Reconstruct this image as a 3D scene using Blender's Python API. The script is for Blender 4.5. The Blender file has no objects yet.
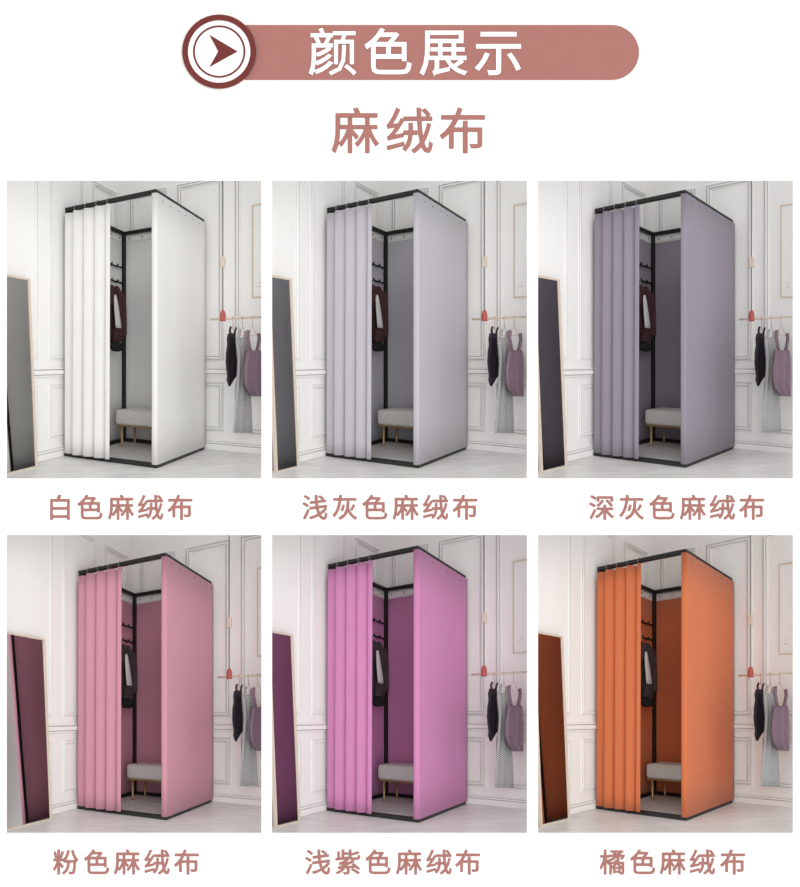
import bpy, bmesh, math, random
from mathutils import Vector, Matrix
random.seed(4)
C = bpy.context.scene
PI = math.pi
# ------------------------------------------------------------------ camera, sky, sun, exposure
S = 0.00625                      # metres on the display wall per picture unit
D = 40.0                         # viewer stands far back from the display wall
PAGE_W, PAGE_H = 800.0, 887.0
cam_d = bpy.data.cameras.new('camera'); cam = bpy.data.objects.new('camera', cam_d); C.collection.objects.link(cam)
cam.location = (0, -D, PAGE_H*S/2); cam.rotation_euler = (PI/2, 0, 0)
cam_d.sensor_width = 36; cam_d.lens = (D/S)*36/PAGE_H; cam_d.clip_end = 200; cam_d.clip_start = 1
C.camera = cam
world = bpy.data.worlds.new('sky'); C.world = world; world.use_nodes = True
world.node_tree.nodes['Background'].inputs[0].default_value = (1, 0.995, 0.99, 1)
world.node_tree.nodes['Background'].inputs[1].default_value = 0.92
sun_d = bpy.data.lights.new('sun', 'SUN'); sun = bpy.data.objects.new('sun', sun_d); C.collection.objects.link(sun)
sun_d.energy = 1.2; sun_d.angle = math.radians(45); sun_d.color = (1, .995, .985)
sun.rotation_euler = Vector((-0.25, 1.0, -0.14)).to_track_quat('-Z', 'Y').to_euler()
C.view_settings.view_transform = 'Standard'; C.view_settings.look = 'None'
C.view_settings.gamma = 1; C.view_settings.use_curve_mapping = False
C.view_settings.exposure = 0.06

# ------------------------------------------------------------------ materials
def lin(c):
    return tuple(((x/255)/12.92 if x/255 <= .04045 else ((x/255+.055)/1.055)**2.4) for x in c)
def mat(name, col, rough=.7, metal=0, spec=.4, sheen=0, noise=0, scale=60, bump=0, bscale=400, lin_col=False):
    m = bpy.data.materials.new(name); m.use_nodes = True
    n = m.node_tree.nodes; l = m.node_tree.links; b = n['Principled BSDF']
    c = col if lin_col else lin(col)
    b.inputs['Base Color'].default_value = (*c, 1); b.inputs['Roughness'].default_value = rough
    b.inputs['Metallic'].default_value = metal; b.inputs['Specular IOR Level'].default_value = spec
    b.inputs['Sheen Weight'].default_value = sheen
    tc = n.new('ShaderNodeTexCoord')
    if noise:
        t = n.new('ShaderNodeTexNoise'); t.inputs['Scale'].default_value = scale; t.inputs['Detail'].default_value = 5
        l.new(tc.outputs['Object'], t.inputs['Vector'])
        r = n.new('ShaderNodeMapRange'); r.inputs[1].default_value = .3; r.inputs[2].default_value = .7
        r.inputs[3].default_value = 1-noise; r.inputs[4].default_value = 1+noise*.5
        l.new(t.outputs['Fac'], r.inputs[0])
        x = n.new('ShaderNodeMix'); x.data_type = 'RGBA'; x.blend_type = 'MULTIPLY'; x.inputs[0].default_value = 1
        x.inputs[6].default_value = (*c, 1); l.new(r.outputs[0], x.inputs[7]); l.new(x.outputs[2], b.inputs['Base Color'])
    if bump:
        t = n.new('ShaderNodeTexNoise'); t.inputs['Scale'].default_value = bscale
        l.new(tc.outputs['Object'], t.inputs['Vector'])
        q = n.new('ShaderNodeBump'); q.inputs['Strength'].default_value = bump; q.inputs['Distance'].default_value = .003
        l.new(t.outputs['Fac'], q.inputs['Height']); l.new(q.outputs[0], b.inputs['Normal'])
    return m
def marble():
    m = mat('pale_marble_floor', (205, 203, 200), rough=.35, spec=.4)
    n = m.node_tree.nodes; l = m.node_tree.links; b = n['Principled BSDF']
    tc = n.new('ShaderNodeTexCoord'); mp = n.new('ShaderNodeMapping'); mp.inputs['Scale'].default_value = (1.6, 6, 6)
    mp.inputs['Rotation'].default_value = (0, 0, .25)
    t = n.new('ShaderNodeTexNoise'); t.inputs['Scale'].default_value = 2.6; t.inputs['Detail'].default_value = 8; t.inputs['Distortion'].default_value = 1.2
    r = n.new('ShaderNodeValToRGB'); e = r.color_ramp.elements
    e[0].position = .3; e[0].color = (*lin((208, 206, 203)), 1); e[1].position = .68; e[1].color = (*lin((228, 227, 225)), 1)
    l.new(tc.outputs['Object'], mp.inputs['Vector']); l.new(mp.outputs[0], t.inputs['Vector'])
    l.new(t.outputs['Fac'], r.inputs[0]); l.new(r.outputs[0], b.inputs['Base Color'])
    return m
def stripes():
    m = mat('striped_dress_cloth', (200, 200, 200), rough=.8)
    n = m.node_tree.nodes; l = m.node_tree.links; b = n['Principled BSDF']
    tc = n.new('ShaderNodeTexCoord'); sp = n.new('ShaderNodeSeparateXYZ'); l.new(tc.outputs['Object'], sp.inputs[0])
    def mth(op, a, bb=None):
        x = n.new('ShaderNodeMath'); x.operation = op
        for i, v in enumerate((a, bb)):
            if v is None: continue
            if isinstance(v, (int, float)): x.inputs[i].default_value = v
            else: l.new(v, x.inputs[i])
        return x.outputs[0]
    zig = mth('MULTIPLY', mth('PINGPONG', sp.outputs['X'], .011), 1.1)
    ph = mth('MULTIPLY', mth('ADD', sp.outputs['Z'], zig), 2*PI/.0135)
    r = n.new('ShaderNodeValToRGB'); e = r.color_ramp.elements
    e[0].position = .36; e[0].color = (*lin((108, 110, 114)), 1); e[1].position = .52; e[1].color = (*lin((200, 200, 198)), 1)
    l.new(mth('ADD', mth('MULTIPLY', mth('SINE', ph), .5), .5), r.inputs[0]); l.new(r.outputs[0], b.inputs['Base Color'])
    return m
M = dict(
    board=mat('white_board_paint', (250, 250, 248), rough=.9, spec=.1, bump=.02),
    ink=mat('dusty_rose_lettering', (164, 112, 105), rough=.7, spec=.1, noise=.03, scale=8),
    white_ink=mat('white_lettering', (250, 250, 250), rough=.7, spec=.1, noise=.01),
    ring=mat('brick_red_enamel', (106, 38, 34), rough=.5, spec=.2, noise=.03, scale=8),
    wall=mat('white_wall_paint', (240, 239, 237), rough=.75, spec=.2, noise=.012, scale=3),
    floor=marble(),
    black=mat('black_metal_tube', (24, 22, 23), rough=.4, spec=.4, noise=.05),
    chrome=mat('chrome_ring', (190, 190, 190), rough=.25, metal=1, noise=.02),
    steel=mat('grommet_metal', (110, 108, 106), rough=.35, metal=.8, noise=.02),
    band=mat('off_white_heading_tape', (225, 224, 222), rough=.9, noise=.02),
    cushion=mat('cream_bench_cloth', (222, 220, 216), rough=.95, spec=.1, noise=.04, bump=.15),
    gold=mat('brushed_gold_leg', (188, 158, 112), rough=.4, metal=.6, noise=.05),
    wood=mat('pale_maple_wood', (214, 200, 184), rough=.55, spec=.3, noise=.06, scale=30),
    mirror=mat('mirror_glass', (225, 225, 225), rough=.01, metal=1, noise=.005, scale=.5),
    backing=mat('mirror_backing_board', (150, 140, 130), rough=.9, noise=.05),
    cord=mat('grey_steel_cord', (120, 118, 118), rough=.5, noise=.03),
    red=mat('coral_red_clip', (180, 86, 80), rough=.45, noise=.03),
    rose_gold=mat('rose_gold_wire', (205, 150, 125), rough=.3, metal=.7, noise=.03),
    maroon=mat('maroon_jacket_cloth', (84, 58, 60), rough=.95, spec=.1, noise=.15, scale=25, bump=.3),
    charcoal=mat('charcoal_jacket_cloth', (78, 70, 72), rough=.95, spec=.1, noise=.15, scale=25, bump=.3),
    shirt=mat('white_shirt_cotton', (225, 222, 220), rough=.9, noise=.05),
    knit=mat('black_knit', (46, 46, 48), rough=1, spec=.05, noise=.2, bump=.4),
    blacktop=mat('black_camisole_cloth', (42, 35, 46), rough=.7, spec=.3, noise=.3, scale=40, bump=.3, bscale=60),
    mauve=mat('mauve_satin', (130, 106, 121), rough=.5, spec=.3, noise=.08, scale=15, bump=.2, bscale=40),
    stripe=stripes(),
    paper=mat('white_art_paper', (236, 236, 234), rough=.9, noise=.01),
    pencil=mat('grey_pencil_line', (150, 150, 152), rough=.9, noise=.05),
    plate=mat('black_screw', (20, 20, 20), rough=.5, noise=.05),
)

# ------------------------------------------------------------------ the little rooms: metric room coordinates (u along right wall,
# v along left wall, z up), built with the converging lines of a shop-window diorama
F, EX, EY, EYE, ZC = 472.0, 150.0, 361.0, .765, 2.95
BX, BZ = -.26, 4.537
CX, CY, BDEP = 134.0, 329.5, 11.5
def eye_xz(u, v): return BX+.864*u-.503*v, BZ-.503*u-.864*v
def stage(u, v, z):
    X, Z = eye_xz(u, v)
    y = BDEP*(1/ZC-1/Z); k = 1+y/D
    return Vector((((EX-CX)*S+X*ZC/Z)*k, y, ((CY-EY)*S+(z-EYE)*ZC/Z)*k))
def on_u(px, py, u):            # point of the plane u = const seen at a picture position
    k = (px-EX)/F; v = (BX+.864*u-k*(BZ-.503*u))/(.503-.864*k)
    return v, EYE+(EY-py)*eye_xz(u, v)[1]/F
def on_v(px, py, v):
    k = (px-EX)/F; u = (k*(BZ-.864*v)-BX+.503*v)/(.864+.503*k)
    return u, EYE+(EY-py)*eye_xz(u, v)[1]/F

class Panel:
    def __init__(s, cx, cy, a, bx, by, full_left):
        # opening centre on the page; the room is built a little smaller (a) in some boxes and set off centre
        s.a = a
        dx = (a*CX+bx-CX); dy = (a*CY+by-CY)
        X = (cx-400)*S; Z = (PAGE_H-cy)*S
        yaw = -math.atan2(X, D); pitch = math.atan2(Z-PAGE_H*S/2, D)
        R = Matrix.Rotation(yaw, 4, 'Z') @ Matrix.Rotation(pitch, 4, 'X')
        s.M = Matrix.Translation((X, .09, Z)) @ R @ Matrix.Translation((dx*S, 0, -dy*S)) @ Matrix.Scale(a*(1+.09/D), 4)
        s.xl = ((6.5-(24 if full_left else 3.6))-bx)/a; s.xr = ((261.5+3.6)-bx)/a; s.yt = 156.0

def place(o, M, base):
    o.matrix_world = M @ Matrix.Translation(base)

WO = -.055                       # wall planes stand this far behind the booth
class MB:
    """collects metric geometry, then warps it into the diorama"""
    def __init__(s): s.bm = bmesh.new()
    def add(s, verts, faces):
        vs = [s.bm.verts.new(v) for v in verts]
        for f in faces:
            try: s.bm.faces.new([vs[i] for i in f])
            except ValueError: pass
        return vs
    def box(s, u0, u1, v0, v1, z0, z1, bev=0, seg=2):
        P = [(x, y, z) for z in (z0, z1) for y in (v0, v1) for x in (u0, u1)]
        vs = s.add(P, [(0,1,3,2),(4,6,7,5),(0,4,5,1),(2,3,7,6),(0,2,6,4),(1,5,7,3)])
        if bev:
            es = list({e for v in vs for e in v.link_edges})
            bmesh.ops.bevel(s.bm, geom=es, offset=bev, segments=seg, profile=.5, affect='EDGES')
    def tube(s, pts, r, n=8, closed=False, rs=None):
        pts = [Vector(p) for p in pts]; m = len(pts); rings = []
        up = None
        for i, p in enumerate(pts):
            if closed: t = pts[(i+1) % m]-pts[i-1]
            else: t = pts[min(i+1, m-1)]-pts[max(i-1, 0)]
            t.normalize()
            if up is None: up = t.orthogonal().normalized()
            a = (up-t*up.dot(t)).normalized(); up = a; b = t.cross(a)
            rr = rs[i] if rs else r
            rings.append([s.bm.verts.new(p+(a*math.cos(2*PI*k/n)+b*math.sin(2*PI*k/n))*rr) for k in range(n)])
        for i in range(m if closed else m-1):
            A, B = rings[i], rings[(i+1) % m]
            for k in range(n): s.bm.faces.new((A[k], A[(k+1) % n], B[(k+1) % n], B[k]))
        if not closed: s.bm.faces.new(rings[0][::-1]); s.bm.faces.new(rings[-1])
    def lathe(s, c, prof, n=16, axis='z'):
        rings = []
        for r, h in prof:
            ring = []
            for k in range(n):
                a = 2*PI*k/n; x, y = r*math.cos(a), r*math.sin(a)
                d = {'z': (x, y, h), 'u': (h, x, y), 'v': (x, h, y)}[axis]
                ring.append(s.bm.verts.new((c[0]+d[0], c[1]+d[1], c[2]+d[2])))
            rings.append(ring)
        for A, B in zip(rings, rings[1:]):
            for k in range(n): s.bm.faces.new((A[k], A[(k+1) % n], B[(k+1) % n], B[k]))
        s.bm.faces.new(rings[0][::-1]); s.bm.faces.new(rings[-1])
    def loft(s, rings):
        R = [[s.bm.verts.new(p) for p in r] for r in rings]; n = len(R[0])
        for A, B in zip(R, R[1:]):
            for k in range(n): s.bm.faces.new((A[k], A[(k+1) % n], B[(k+1) % n], B[k]))
        s.bm.faces.new(R[0][::-1]); s.bm.faces.new(R[-1])
    def sheet(s, fn, nu, nz, th):
        """fn(i/nu, j/nz) -> (point, thickness direction)"""
        G = []
        for side in (0, 1):
            G.append([[s.bm.verts.new(Vector(p)+Vector(d)*(th if side else 0)) for p, d in [fn(i/nu, j/nz)]][0]
                      for j in range(nz+1) for i in range(nu+1)])
        w = nu+1
        for j in range(nz):
            for i in range(nu):
                a = j*w+i
                s.bm.faces.new((G[0][a], G[0][a+1], G[0][a+1+w], G[0][a+w]))
                s.bm.faces.new((G[1][a], G[1][a+w], G[1][a+1+w], G[1][a+1]))
        for j in range(nz):
            for a in (j*w, j*w+nu): s.bm.faces.new((G[0][a], G[0][a+w], G[1][a+w], G[1][a]))
        for i in range(nu):
            for a in (i, nz*w+i): s.bm.faces.new((G[0][a], G[0][a+1], G[1][a+1], G[1][a]))
    def frame(s, side, a0, a1, z0, z1, prof):
        """mitred moulding rectangle on a wall; side 'L' lies on u=-.03, 'R' on v=-.03"""
        loops = []
        for ins, h in prof:
            h = (h+.012)*1.15
            q = []
            for (a, z) in ((a0+ins, z0+ins), (a1-ins, z0+ins), (a1-ins, z1-ins), (a0+ins, z1-ins)):
                q.append(s.bm.verts.new((WO+h, a, z) if side == 'L' else (a, WO+h, z)))
            loops.append(q)
        for A, B in zip(loops, loops[1:]):
            for k in range(4): s.bm.faces.new((A[k], A[(k+1) % 4], B[(k+1) % 4], B[k]))
    def build(s, name, m, pan, parent=None, base=None, smooth=False, clip=False):
        bm = s.bm
        for v in bm.verts: v.co = stage(*v.co)
        if clip:
            for co, no in (((( pan.xl-CX)*S, 0, 0), (-1, 0, 0)), (((pan.xr-CX)*S, 0, 0), (1, 0, 0)), ((0, 0, (CY-pan.yt)*S), (0, 0, 1)), ((0, -.005, 0), (0, -1, 0))):
                bmesh.ops.bisect_plane(bm, geom=bm.verts[:]+bm.edges[:]+bm.faces[:], plane_co=co, plane_no=no, clear_outer=True)
                be = [e for e in bm.edges if e.is_boundary]
                if be: bmesh.ops.holes_fill(bm, edges=be, sides=0)
        bmesh.ops.recalc_face_normals(bm, faces=bm.faces)
        if base is None and parent is not None: b = Vector(parent['_b'])
        elif base is not None: b = stage(*base)
        else:
            xs = [v.co for v in bm.verts]
            b = Vector(((min(c.x for c in xs)+max(c.x for c in xs))/2, (min(c.y for c in xs)+max(c.y for c in xs))/2, min(c.z for c in xs)))
        for v in bm.verts: v.co -= b
        me = bpy.data.meshes.new(name); bm.to_mesh(me); bm.free()
        me.materials.append(m)
        if smooth:
            for p in me.polygons: p.use_smooth = True
        o = bpy.data.objects.new(name, me); C.collection.objects.link(o)
        if parent is not None: o.parent = parent
        else: place(o, pan.M, b)
        o['_b'] = tuple(b)
        return o
def thing(name, label, cat, group, pan, base):
    o = bpy.data.objects.new(name, None); C.collection.objects.link(o); o.empty_display_size = .05
    b = stage(*base); place(o, pan.M, b); o['_b'] = tuple(b)
    return tag(o, label, cat, group)
def tag(o, label, cat, group=None):
    o['label'] = label; o['category'] = cat
    if group: o['group'] = group
    return o
def struct(o): o['kind'] = 'structure'; return o

MOULD = [(0, -.012), (0, .005), (.0025, .008), (.005, .008), (.005, .0065), (.001, .0045), (.001, -.0115), (.0215, -.0115), (.0215, .0045), (.014, .0065), (.014, .008), (.019, .012), (.026, .011), (.030, .007), (.030, .0055), (.0235, .0035), (.0235, -.0115), (.0455, -.0115), (.0455, .0015), (.038, .0035), (.038, .005), (.043, .0035), (.047, -.006), (.047, -.012)]
trim_no = [0]
def trim():
    trim_no[0] += 1; return 'trim_%d' % trim_no[0]

# ------------------------------------------------------------------ the display wall with its six openings
COLS = [(6.5, 261.5), (272, 527), (538, 793)]; ROWS = [(180.5, 478.5), (535, 833)]
def page(x, y, d=0): return Vector(((x-400)*S, -d, (PAGE_H-y)*S))
def board():
    bm = bmesh.new(); mg = 90
    xs = sorted({-mg, 800+mg} | {c for p in COLS for c in p}); ys = sorted({-mg, 887+mg} | {r for p in ROWS for r in p})
    V = {}
    def g(i, j, k):
        if (i, j, k) not in V:
            q = page(xs[i], ys[j]); q.y = k*.04; V[(i, j, k)] = bm.verts.new(q)
        return V[(i, j, k)]
    solid = lambda i, j: 0 <= i < len(xs)-1 and 0 <= j < len(ys)-1 and not ((xs[i], xs[i+1]) in COLS and (ys[j], ys[j+1]) in ROWS)
    for i in range(len(xs)-1):
        for j in range(len(ys)-1):
            if not solid(i, j): continue
            for k in (0, 1): bm.faces.new((g(i, j, k), g(i+1, j, k), g(i+1, j+1, k), g(i, j+1, k)))
            for (di, dj, A, B) in ((-1, 0, (i, j), (i, j+1)), (1, 0, (i+1, j), (i+1, j+1)), (0, -1, (i, j), (i+1, j)), (0, 1, (i, j+1), (i+1, j+1))):
                if not solid(i+di, j+dj): bm.faces.new((g(*A, 0), g(*B, 0), g(*B, 1), g(*A, 1)))
    bmesh.ops.recalc_face_normals(bm, faces=bm.faces)
    me = bpy.data.meshes.new('wall_front'); bm.to_mesh(me); bm.free(); me.materials.append(M['board'])
    o = bpy.data.objects.new('wall_front', me); C.collection.objects.link(o); struct(o)
board()

def flat(name, outlines, depth, thick, m, parent=None, origin=(0, 0, 0), bev=.0015):
    """extruded sign shape on the board: outlines in page units, first is outer, others holes"""
    bm = bmesh.new(); o3 = Vector(origin)
    n = len(outlines[0])
    if len(outlines) == 1:
        f = bm.faces.new([bm.verts.new(page(x, y, depth)-o3) for x, y in outlines[0]])
        r = bmesh.ops.extrude_face_region(bm, geom=[f])
        for v in [g for g in r['geom'] if isinstance(g, bmesh.types.BMVert)]: v.co.y -= thick
    else:
        L = [[[bm.verts.new(page(x, y, depth+d)-o3) for x, y in ol] for d in (0, thick)] for ol in outlines]
        for k in range(n):
            q = (k+1) % n; A, B = L
            for (a, b) in ((A[0], B[0]), (A[1], B[1]), (A[0], A[1]), (B[0], B[1])):
                bm.faces.new((a[k], a[q], b[q], b[k]))
    bmesh.ops.recalc_face_normals(bm, faces=bm.faces)
    me = bpy.data.meshes.new(name); bm.to_mesh(me); bm.free(); me.materials.append(m)
    o = bpy.data.objects.new(name, me); C.collection.objects.link(o)
    if parent is not None: o.parent = parent
    else: o.location = o3
    return o
def circle(cx, cy, r, n=72): return [(cx+r*math.cos(2*PI*k/n), cy+r*math.sin(2*PI*k/n)) for k in range(n)]

def glyph(ch, cx, cy, em, fat, depth, thick, m, parent, origin):
    cu = bpy.data.curves.new('character', 'FONT'); cu.body = ch; cu.size = em*S; cu.extrude = .0005; cu.bevel_depth = fat*S; cu.bevel_resolution = 0
    cu.align_x = 'CENTER'; cu.resolution_u = 3
    t = bpy.data.objects.new('character', cu); C.collection.objects.link(t)
    dg = bpy.context.evaluated_depsgraph_get(); dg.update()
    me = bpy.data.meshes.new_from_object(t.evaluated_get(dg)); me.name = 'character'
    bpy.data.objects.remove(t)
    me.materials.clear(); me.materials.append(m)
    o = bpy.data.objects.new('character', me); C.collection.objects.link(o); o.parent = parent
    o3 = Vector(origin)
    # set upright on the board; the baseline lies .38 em below the middle of a full-width character
    for v in me.vertices:
        x, y, z = v.co; v.co = page(cx, cy+.38*em, depth+.0005+fat*S)-o3+Vector((x, -z, y))
    return o
def lettering(name, text, xs, cy, em, fat, m, label, group, depth=0.0, thick=.006):
    e = bpy.data.objects.new(name, None); C.collection.objects.link(e); e.empty_display_size = .05
    org = page(sum(xs)/len(xs), cy+em/2, depth); e.location = org
    tag(e, label, 'lettering', group)
    for ch, x in zip(text, xs): glyph(ch, x, cy, em, fat, depth, thick, m, e, org)
    return e

# header banner, round badge, title
ban = [(219.3+37.4*math.cos(a), 51.8+37.4*math.sin(a)) for a in [math.asin(28.2/37.4)+(math.asin(-26.8/37.4)-math.asin(28.2/37.4))*k/20 for k in range(21)]]+[(611.5, 25)]+[(611.5+27.5*math.sin(a*PI/24), 52.5-27.5*math.cos(a*PI/24)) for a in range(1, 24)]+[(611.5, 80)]
tag(flat('banner', [ban], .001, .008, M['ink'], origin=page(420, 80)), 'long dusty rose banner bar with rounded right end above the title', 'banner')
org = page(219.3, 89)
bd = bpy.data.objects.new('round_badge', None); C.collection.objects.link(bd); bd.location = org
tag(bd, 'round white badge with dark red rings and arrowhead at left end of the banner', 'badge')
flat('disc', [circle(219.3, 51.8, 34)], 0, .022, M['white_ink'], bd, org)
flat('outer_ring', [circle(219.3, 51.8, 37), circle(219.3, 51.8, 31.2)], 0, .028, M['ring'], bd, org)['label'] = 'thick dark red outer ring'
flat('inner_ring', [circle(219.3, 51.8, 26.2), circle(219.3, 51.8, 24.3)], .022, .004, M['ring'], bd, org)['label'] = 'thin dark red inner ring'
flat('arrowhead', [[(209.4, 34.9), (237.7, 51.7), (209.4, 67.4), (218.4, 51.7)]], .022, .006, M['ring'], bd, org)['label'] = 'dark red arrowhead pointing right'
lettering('banner_lettering', '颜色展示', [332.7, 388, 443.5, 498.5], 51.8, 50, .58, M['white_ink'], 'four white characters on the dusty rose banner bar', None, .0105, .008)
lettering('title_lettering', '麻绒布', [355.3, 409.5, 463], 130.5, 48.5, .58, M['ink'], 'large dusty rose three-character title centred below the banner bar', None)
CAP = [('白色麻绒布', [60, 90, 121, 150.5, 180.3], 507.3), ('浅灰色麻绒布', [315, 345, 374.8, 405.6, 435.5, 465.3], 507.3),
       ('深灰色麻绒布', [601.7, 631.8, 662, 692.8, 722.3, 752], 507.3), ('粉色麻绒布', [65.8, 96.7, 127, 157, 186.8], 862),
       ('浅紫色麻绒布', [317.8, 348, 378, 409, 438.9, 468], 862), ('橘色麻绒布', [612.6, 642.6, 672.7, 702.3, 733], 862)]

# ------------------------------------------------------------------ one little room
def room(pan, nm, fab, jacket_m, jacket_word, cap, num):
    G = lambda t: t
    # --- shell
    b = MB(); b.box(WO-.04, WO, WO, 2.3, -.02, 3.2); struct(b.build('wall_left', M['wall'], pan, clip=True))
    b = MB(); b.box(WO-.04, 1.9, WO-.04, WO, -.02, 3.2); struct(b.build('wall_right', M['wall'], pan, clip=True))
    b = MB(); b.add([(-.10, -.10, 0), (2.2, -.10, 0), (2.2, 2.6, 0), (-.10, 2.6, 0), (-.10, -.10, -.05), (2.2, -.10, -.05), (2.2, 2.6, -.05), (-.10, 2.6, -.05)],
                    [(0, 1, 2, 3), (4, 5, 6, 7), (0, 1, 5, 4), (1, 2, 6, 5), (2, 3, 7, 6), (3, 0, 4, 7)])
    bm = b.bm        # keep only the floor in front of the opening plane before warping
    Zmin = ZC-.01
    bmesh.ops.bisect_plane(bm, geom=bm.verts[:]+bm.edges[:]+bm.faces[:], plane_co=(0, (BZ-Zmin)/.864, 0), plane_no=(.503, .864, 0), clear_outer=True)
    struct(b.build('floor', M['floor'], pan, clip=True))
    for sd, nmb in (('L', 'left'), ('R', 'right')):
        b = MB()
        for z0, z1, h in ((0, .048, .030), (.053, .066, .026), (.070, .079, .012)):
            if sd == 'L': b.box(WO, WO+h, WO, 2.3, z0, z1)
            else: b.box(WO, 1.9, WO, WO+h, z0, z1)
        struct(b.build('baseboard_'+nmb, M['wall'], pan, clip=True))
        b = MB()
        for z0, z1, h in ((.643, .655, .020), (.662, .694, .034), (.701, .712, .026)):
            if sd == 'L': b.box(WO, WO+h, WO, 2.3, z0, z1)
            else: b.box(WO, 1.9, WO, WO+h, z0, z1)
        struct(b.build(trim(), M['wall'], pan, clip=True))
    vL = lambda px: on_u(px, 361, WO)[0]; uR = lambda px: on_v(px, 361, WO)[0]
    for a0, a1 in ((vL(35.5), 2.25), (vL(80.5), vL(46.6)), (vL(114.8), vL(90))):
        for z0, z1 in ((.773, 2.365), (.158, .584)):
            b = MB(); b.frame('L', a0, a1, z0, z1, MOULD); struct(b.build(trim(), M['wall'], pan, clip=True))
    for a0, a1 in ((uR(130.5), uR(167)), (uR(177.5), uR(223.5)), (uR(234.8), 1.8)):
        for z0, z1 in ((.773, 2.365), (.158, .584)):
            b = MB(); b.frame('R', a0, a1, z0, z1, MOULD); struct(b.build(trim(), M['wall'], pan, clip=True))

    # --- booth
    W, V = .844, .853; T = .032
    bt = thing('fitting_booth', 'tall %s fabric fitting booth with black frame and half drawn curtain' % nm, 'fitting booth', 'fitting booths', pan, (W/2, V/2, 0))
    for (u, v) in ((0, 0), (W-T, 0), (0, V-T), (W-T, V-T)):
        q = .012 if u and v else 0       # the near post is slim, mostly wrapped by the side panel
        b = MB(); b.box(u+q, u+T, v+q, v+T, T, 2-T, .004); b.build('post', M['black'], pan, bt)
    for z in (2-T, 0):
        n = 'top_rail' if z else 'base_rail'; e = 0 if z else .012
        for (u0, u1, v0, v1) in ((0, W, 0, T), (0, W+e, V-T, V+e), (0, T, T, V-T), (W-T, W+e, T, V-T)):
            b = MB(); b.box(u0, u1, v0, v1, z, z+T, .005); b.build(n, M['black'], pan, bt)
    # curtain with folds
    fx = [on_v(px, 361, V+.016)[0] for px in (64.9, 72.8, 83.4, 94.4, 105.4, 116.0)]; ue = on_v(110.6, 361, V+.016)[0]
    fx[0] = 0.0
    def fold(u):
        for k in range(5):
            if u <= fx[k+1] or k == 4:
                q = max(0, min(1, (u-fx[k])/(fx[k+1]-fx[k])))
                return math.sin(PI/2*min(1, q/.16))**.8*math.cos(PI/2*max(0, q-.16)/.84)**.85*(.35 if k == 0 else 1) if 0 < q < 1 else 0
    def cur(s, t):
        u = .012+s*(ue-.012); h = fold(u)
        v = V+.002+.038*h*(.85+.35*(1-t))
        z = .030+t*(1.950-.030)-(.014*(1-h) if t > .99 else 0)+(.008*t if u < fx[1] else 0)
        return (u, v, z), (0, -1, 0)
    b = MB(); b.sheet(cur, 150, 14, .002); cu = b.build('curtain', fab, pan, bt, smooth=True)
    for i in range(1, 5):
        u = fx[i]+.004
        b = MB(); b.tube([(u, V-T/2+.026*math.cos(a*PI/10), 2-T/2+.026*math.sin(a*PI/10)) for a in range(20)], .0020, 6, True)
        b.build('curtain_ring', M['chrome'], pan, cu, smooth=True)
        b = MB(); b.lathe((u+.012, V+.028, 1.928), [(.004, -.002), (.004, .0015)], 12, 'v'); b.build('grommet', M['steel'], pan, cu)
    # right side panel wrapping the near corner
    R = .020; path = [(W-.028, V+.016), (W-.018, V+.018)]+[(W+.014-R+R*math.sin(a*PI/16), V+.018-R+R*math.cos(a*PI/16)) for a in range(0, 9)]+[(W+.014+.0012*math.sin(k*1.9), V-.03-(V-.03)*k/12) for k in range(13)]
    def side(s, t):
        i = s*(len(path)-1); k = min(int(i+1e-6), len(path)-2); f = i-k
        p = Vector((*path[k], 0)).lerp(Vector((*path[k+1], 0)), f); d = Vector(path[k+1])-Vector(path[k]); d.normalize()
        return (p.x, p.y, .026+t*(1.966-.026)), (d.y, -d.x, 0)
    b = MB(); b.sheet(side, len(path)-1, 6, .003); sp = b.build('side_panel', fab, pan, bt, smooth=True)
    for k in range(6):
        b = MB(); b.lathe((W+.0145, V-.07-k*.128, 1.925), [(.0048, -.002), (.0048, .0018)], 12, 'u'); b.build('grommet', M['steel'], pan, sp)
    # back and left panels, hung outside the posts, each with a pale heading tape
    for (nme, ax) in (('back_panel', 'v'), ('left_panel', 'u')):
        Lm = W if ax == 'v' else V
        def pn(s, t, ax=ax, Lm=Lm, z0=.02, z1=1.897):
            q = .0025*math.sin(s*23)*(1-t*.6); a = s*Lm
            z = z0+t*(z1-z0)
            return ((a, -.004-q-.001, z), (0, 1, 0)) if ax == 'v' else ((-.004-q-.001, a, z), (1, 0, 0))
        b = MB(); b.sheet(pn, 40, 4, .003); po = b.build(nme, fab, pan, bt, smooth=True)
        b = MB(); b.sheet(lambda s, t: pn(s, t, z0=1.897, z1=1.975), 40, 1, .003)
        hd = b.build('heading_tape', fab if nm == 'white' else M['band'], pan, po, smooth=True)
        if nm != 'white': hd['label'] = 'off-white heading tape'
        for k in range(6):
            a = .07+k*.14; z = 1.935
            c = (a, .002, z) if ax == 'v' else (.002, a, z)
            b = MB(); b.lathe(c, [(.007, -.002), (.007, .003), (.0035, .004)], 12, ax); b.build('grommet', M['steel'], pan, hd)
    # hook bars on the left side
    for z, n_, v1 in ((1.655, 4, .42), (1.51, 3, .36)):
        b = MB(); b.box(.004, .016, .045, v1, z-.007, z+.007, .002); hb = b.build('hook_bar', M['black'], pan, bt)
        for k in range(n_):
            v = .075+k*.095
            b = MB(); b.tube([(.012, v, z), (.028, v, z-.010), (.044, v, z-.008), (.052, v, z+.004), (.053, v, z+.010)], .0055, 8, rs=[.007, .007, .007, .008, .010])
            b.build('hook', M['black'], pan, hb, smooth=True)

    # --- bench
    bn = thing('bench', 'small cream upholstered bench with gold legs inside the %s booth' % nm, 'bench', 'upholstered benches', pan, (.46, .17, 0))
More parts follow.
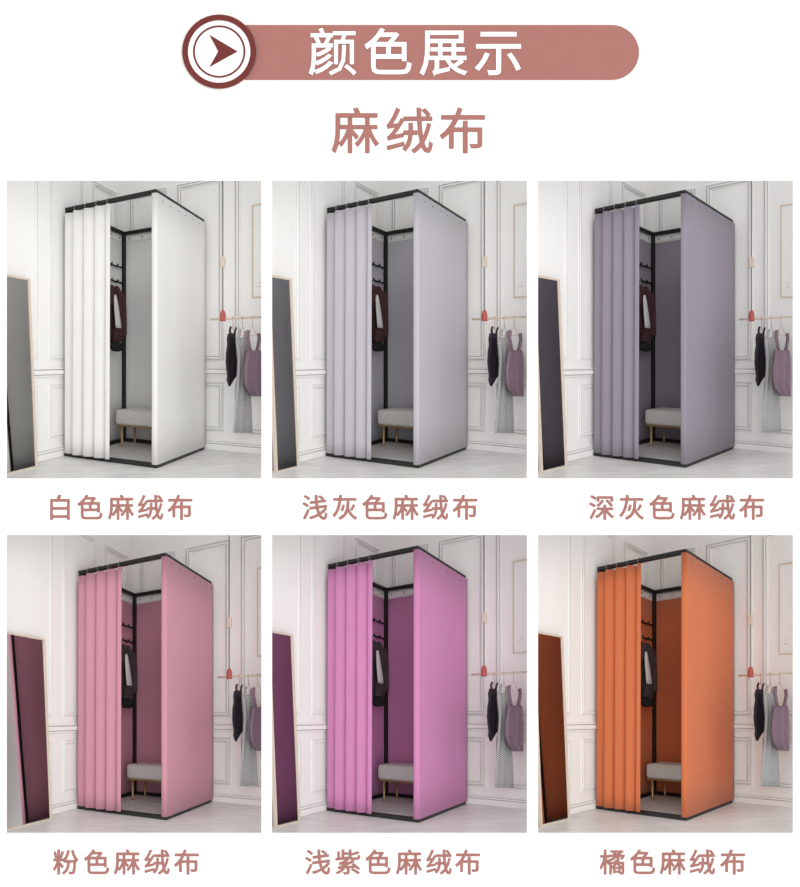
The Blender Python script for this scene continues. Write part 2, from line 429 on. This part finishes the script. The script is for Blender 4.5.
    b = MB(); b.box(.118, .790, .035, .322, .200, .334, .030, 4); b.build('cushion', M['cushion'], pan, bn, smooth=True)
    b = MB(); b.box(.130, .780, .045, .310, .187, .201, .003); b.build('seat_frame', M['gold'], pan, bn)
    for u in (.172, .745):
        for v in (.068, .284):
            b = MB(); b.lathe((u, v, 0), [(.0085, 0), (.0095, .03), (.0125, .187)], 14); b.build('leg', M['gold'], pan, bn, smooth=True)

    # --- jacket on a hanger, shirt under it, dark knit below
    jc, ju = .352, .100
    hg = MB(); hg.tube([(.062, jc, 1.522), (.070, jc, 1.535), (.085, jc, 1.53), (.092, jc, 1.51), (.10, jc, 1.475), (ju, jc, 1.455), (ju, jc, 1.44)], .0022, 6)
    hg.tube([(ju, jc-.165, 1.385), (ju, jc-.08, 1.425), (ju, jc, 1.44), (ju, jc+.08, 1.425), (ju, jc+.165, 1.385)], .006, 8)
    tag(hg.build('coat_hanger', M['chrome'], pan, smooth=True), 'thin coat hanger on the hook bar inside the %s booth, holding the jacket' % nm, 'hanger', 'coat hangers inside the booths')
    jk = thing('jacket', '%s jacket hanging open over a white shirt inside the %s booth' % (jacket_word, nm), 'jacket', 'jackets inside the booths', pan, (ju, jc, .93))
    def ringp(cu_, cv, hu, hv, z, n=20, rip=.0, ph=0, p=1.0):
        return [(cu_+hu*math.sin(2*PI*k/n)*(1+rip*math.sin(5*2*PI*k/n+ph)), cv+hv*math.copysign(abs(math.cos(2*PI*k/n))**p, math.cos(2*PI*k/n))*(1+rip*.4*math.cos(3*2*PI*k/n+ph)), z) for k in range(n)]
    for sgn in (-1, 1):       # the two front halves, open in the middle
        rows = [(1.43, .045, .045, .028), (1.415, .060, .060, .034), (1.38, .092, .075, .042), (1.30, .105, .066, .046), (1.18, .110, .058, .042), (1.05, .108, .062, .040), (.955, .105, .068, .036), (.94, .105, .066, .03)]
        b = MB(); b.loft([ringp(ju, jc+sgn*c, hu, hv, z, 20, .12, z*9) for z, c, hv, hu in rows])
        b.build('front_panel', jacket_m, pan, jk, smooth=True)
        b = MB(); b.tube([(ju, jc+sgn*.155, 1.385), (ju, jc+sgn*.174, 1.33), (ju+.002, jc+sgn*.180, 1.22), (ju+.010, jc+sgn*.178, 1.12), (ju+.020, jc+sgn*.172, 1.02), (ju+.022, jc+sgn*.172, 1.0)], .03, 12, rs=[.030, .040, .038, .034, .030, .027])
        b.build('sleeve', jacket_m, pan, jk, smooth=True)
        b = MB(); b.loft([[(ju+.040, jc+sgn*.020, 1.435), (ju+.046, jc+sgn*.055, 1.43), (ju+.038, jc+sgn*.055, 1.43), (ju+.034, jc+sgn*.020, 1.435)],
                          [(ju+.052, jc+sgn*.040, 1.36), (ju+.058, jc+sgn*.095, 1.375), (ju+.044, jc+sgn*.095, 1.375), (ju+.042, jc+sgn*.040, 1.36)],
                          [(ju+.054, jc+sgn*.060, 1.25), (ju+.058, jc+sgn*.072, 1.26), (ju+.044, jc+sgn*.072, 1.26), (ju+.044, jc+sgn*.060, 1.25)]])
        b.build('lapel', jacket_m, pan, jk)
    b = MB(); b.loft([ringp(ju-.028, jc, .008, hv, z, 16) for z, hv in ((1.43, .07), (1.38, .16), (1.2, .165), (.93, .17))]); b.build('back_cloth', jacket_m, pan, jk, smooth=True)
    st = MB(); rows = [(1.345, .006, .012), (1.30, .022, .014), (1.2, .034, .014), (1.1, .040, .013), (1.06, .040, .012)]
    st.loft([ringp(ju+.064, jc+.030-(1.345-z)*.20, hu, hv, z, 16, .1, z*7) for z, hv, hu in rows])
    tag(st.build('shirt', M['shirt'], pan, smooth=True), 'white shirt front showing between the jacket lapels inside the %s booth' % nm, 'shirt', 'white shirts in the booths')
    kn = MB(); kn.loft([ringp(ju+.030, jc-.045, hu, hv, z, 18, .15, z*20) for z, hv, hu in ((.935, .03, .02), (.925, .075, .034), (.89, .088, .038), (.862, .070, .034), (.852, .03, .02))])
    tag(kn.build('scarf', M['knit'], pan, smooth=True), 'dark bunched scarf end hanging below the jacket inside the %s booth' % nm, 'scarf', 'dark scarves in the booths')

    # --- leaning mirror
    vend = on_u(pan.xl+2.5, 361, .03)[0]
    vend = min(vend, 1.76); v0 = 1.262; H = 1.365
    base_u, top_u = .094, .018
    mr = thing('leaning_mirror', 'tall wood framed mirror leaning on the left wall beside the %s booth' % nm, 'mirror', 'leaning mirrors', pan, (base_u, (v0+vend)/2, 0))
    lean = lambda z: base_u+(top_u-base_u)*z/H
    def slab(b, va, vb, za, zb, d0, d1):
        P = [(lean(z)+d-.07*(v-v0), v, z) for z in (za, zb) for v in (va, vb) for d in (d0, d1)]
        b.add(P, [(0,1,3,2),(4,6,7,5),(0,4,5,1),(2,3,7,6),(0,2,6,4),(1,5,7,3)])
    w = .013
    for (va, vb, za, zb) in ((v0, v0+w, 0, H), (vend-w, vend, 0, H), (v0+w, vend-w, 0, w), (v0+w, vend-w, H-w, H)):
        b = MB(); slab(b, va, vb, za, zb, -.022, .004); b.build('frame_bar', M['wood'], pan, mr)
    b = MB(); slab(b, v0+w, vend-w, w, H-w, -.006, -.003); b.build('glass', M['mirror'], pan, mr)
    b = MB(); slab(b, v0+w, vend-w, w, H-w, -.020, -.007); b.build('backing_board', M['backing'], pan, mr)

    # --- hanging clothes rail
    rv, rz = .22, 1.107
    uu0 = on_v(209.8, 361, rv)[0]; uc = on_v(222.2, 361, rv)[0]
    rl = thing('hanging_clothes_rail', 'pale wooden clothes rail hanging on a cord right of the %s booth' % nm, 'clothes rail', 'hanging clothes rails', pan, (uc, rv, rz))
    b = MB(); b.tube([(uu0, rv, rz), (1.7, rv, rz)], .0085, 12); b.build('rod', M['wood'], pan, rl, smooth=True, clip=True)
    b = MB(); b.tube([(uc, rv, rz+.05), (uc, rv, 3.0)], .0042, 8); b.build('cord', M['cord'], pan, rl, clip=True)
    b = MB(); b.box(uc-.019, uc+.019, rv-.014, rv+.014, 1.520, 1.603, .005); b.build('wooden_slider', M['wood'], pan, rl)
    b = MB(); b.lathe((uc, rv, 0), [(.022, 1.088), (.025, 1.095), (.024, 1.13), (.021, 1.152), (.017, 1.166), (.009, 1.175), (.005, 1.178)], 18)
    b.build('rod_clip', M['red'], pan, rl, smooth=True)['label'] = 'coral red clip'

    def hanger(px, word, half):
        u = on_v(px, 361, rv)[0]
        b = MB(); c = [(u, rv+.012*math.cos(a), rz+.0095+.001+.012*math.sin(a)-.010+.010) for a in [PI*(1.25-1.25*k/8) for k in range(9)]]
        c = [(u, rv+.013*math.cos(a), rz+.013*math.sin(a)) for a in [PI*(1.2-1.35*k/9) for k in range(10)]]
        b.tube([p for p in c]+[(u, rv+.006, rz-.028), (u, rv, rz-.04), (u, rv, 1.040)], .0020, 6)
        b.tube([(u, rv, 1.042), (u, rv-half, .966), (u, rv+half, .966)], .0020, 6, True)
        tag(b.build('clothes_hanger', M['rose_gold'], pan, smooth=True), 'rose gold wire hanger holding the %s right of the %s booth' % (word, nm), 'hanger', 'wire hangers on the rails')
        return u
    u1 = hanger(232.5, 'black top', .055); u2 = hanger(242.2, 'striped dress', .06); u3 = hanger(252.0, 'mauve top', .115)
    def rows_to_loft(u, rows, th, n=28, rip=.25, nf=5, ph=0):
        out = []
        for py, xa, xb in rows:
            va = on_u(xa, py, u)[0]; vb = on_u(xb, py, u)[0]; vc, hv = (va+vb)/2, abs(va-vb)/2
            ring = []
            for k in range(n):
                a = 2*PI*k/n; v = vc+hv*math.cos(a)
                uu = u+th*min(1, hv/.05)*(math.sin(a)+rip*math.sin(nf*a*.5+ph+py*.012)*abs(math.sin(a)))
                ring.append((uu, v, EYE+(EY-py)*eye_xz(u, v)[1]/F))
            out.append(ring)
        return out
    def strap(b, u, pts, r=.004):
        q = []
        for px, py in pts:
            v, z = on_u(px, py, u); q.append((u, v, z))
        b.tube(q, r, 6)
    # black top
    bt_ = thing('black_top', 'short black strappy top hanging from the rail right of the %s booth' % nm, 'top', 'black tops', pan, (u1, rv, .57))
    b = MB(); b.loft(rows_to_loft(u1, [(333, 228.4, 234.0), (338, 226.8, 234.4), (345, 227.2, 234.6), (352, 225.6, 235.0), (362, 225.2, 236.0), (370, 226.0, 236.2), (376, 227.0, 235.0), (380, 227.2, 232.0), (386, 228.2, 229.4)], .016, n=40, rip=.5, nf=12))
    b.build('bodice', M['blacktop'], pan, bt_, smooth=True)
    for q in ([(229.8, 335), (229.2, 330), (230.2, 326.5)], [(233.4, 335), (234.6, 330), (235.6, 327.5)]):
        b = MB(); strap(b, u1, q, .0085); b.build('strap', M['blacktop'], pan, bt_, smooth=True)
    # dress
    dr = thing('striped_dress', 'long grey and white striped dress hanging from the rail right of the %s booth' % nm, 'dress', 'striped dresses', pan, (u2, rv, .24))
    b = MB(); b.loft(rows_to_loft(u2, [(337, 236.2, 245.4), (345, 236.4, 246.0), (355, 237.6, 246.5), (365, 237.6, 247.5), (380, 236.6, 248.5), (400, 235.0, 249.8), (420, 233.6, 250.8), (432.5, 233.0, 251.2)], .020, n=56, rip=.55, nf=16))
    b.build('dress_body', M['stripe'], pan, dr, smooth=True)
    for q in ([(237.4, 339), (238.4, 333), (239.6, 329.5)], [(244.2, 339), (244.6, 334), (244.4, 331)]):
        b = MB(); strap(b, u2, q, .009); b.build('strap', M['stripe'], pan, dr, smooth=True)
    # mauve top
    mv = thing('mauve_top', 'mauve satin camisole hanging from the rail right of the %s booth' % nm, 'top', 'mauve tops', pan, (u3, rv, .5))
    b = MB(); b.loft(rows_to_loft(u3, [(350, 247.2, 258.4), (353, 246.4, 259.4), (358, 245.6, 260.2), (368, 244.4, 261.0), (380, 244.4, 261.0), (387, 245.6, 260.6), (391.5, 248.8, 260.0), (396, 253.0, 258.5)], .024, n=56, rip=.75, nf=14, ph=1))
    b.build('bodice', M['mauve'], pan, mv, smooth=True)
    for q in ([(250.6, 354), (248.8, 347), (247.2, 338), (247.6, 330)], [(255.6, 354), (257.4, 346), (258.6, 339), (258.2, 333)]):
        b = MB(); strap(b, u3, q, .014); b.build('strap', M['mauve'], pan, mv, smooth=True)

    # --- picture on the right wall
    pu0, pu1 = on_v(251.8, 361, WO)[0], on_v(pan.xr-.6, 361, WO+.01)[0]
    if pu1-pu0 < .05: pu1 = pu0+.05
    z0, z1 = 1.293, 2.068
    pc = thing('wall_picture', 'pale framed picture with a faint pencil drawing on the wall beside the %s booth' % nm, 'picture', 'wall pictures', pan, ((pu0+pu1)/2, WO, z0))
    w = .010
    for (a, c, za, zb) in ((pu0, pu0+w, z0, z1), (pu1-w, pu1, z0, z1), (pu0+w, pu1-w, z0, z0+w), (pu0+w, pu1-w, z1-w, z1)):
        b = MB(); b.box(a, c, WO+.0005, WO+.022, za, zb, .001); b.build('frame_bar', M['wood'], pan, pc)
    b = MB(); b.box(pu0+w, pu1-w, WO+.0005, WO+.012, z0+w, z1-w); b.build('paper', M['paper'], pan, pc)
    b = MB()
    for zz, aa in ((1.415, .055), (1.385, .045)):
        b.tube([(pu0+aa+.005*k, WO+.0125, zz+.006*math.sin(k*1.7+zz*40)) for k in range(6)], .0014, 5)
    b.build('drawing', M['pencil'], pan, pc)
    lettering('caption_lettering', *cap[:2], cap[2], 26.5, .4, M['ink'], 'dusty rose caption characters below the %s booth' % nm, 'captions under the openings', .001, .007)

FAB = [('white', (228, 227, 225)), ('light grey', (187, 184, 191)), ('dark grey', (145, 138, 150)), ('pink', (203, 145, 161)), ('light purple', (205, 135, 182)), ('orange', (205, 114, 74))]
PAN = [(0, 0, 1.0, 0, 0), (1, 0, 1.0, -3.3, 0), (2, 0, .995, -.6, 1.8), (0, 1, .957, 16.3, 18.2), (1, 1, .992, -1.9, 4.3), (2, 1, .973, 3.4, 11.2)]
for i, ((nm, col), (cx, cy, a, bx, by)) in enumerate(zip(FAB, PAN)):
    p = Panel(sum(COLS[cx])/2, sum(ROWS[cy])/2, a, bx, by, cx == 0)
    fm = mat(nm.replace(' ', '_')+'_velvet_linen', col, rough=.9, spec=.15, sheen=.15, noise=.02, scale=6, bump=.12, bscale=500)
    room(p, nm, fm, M['maroon'] if cy == 0 else M['charcoal'], 'maroon' if cy == 0 else 'charcoal', CAP[i], i)
for o in bpy.data.objects:
    if '_b' in o: del o['_b']
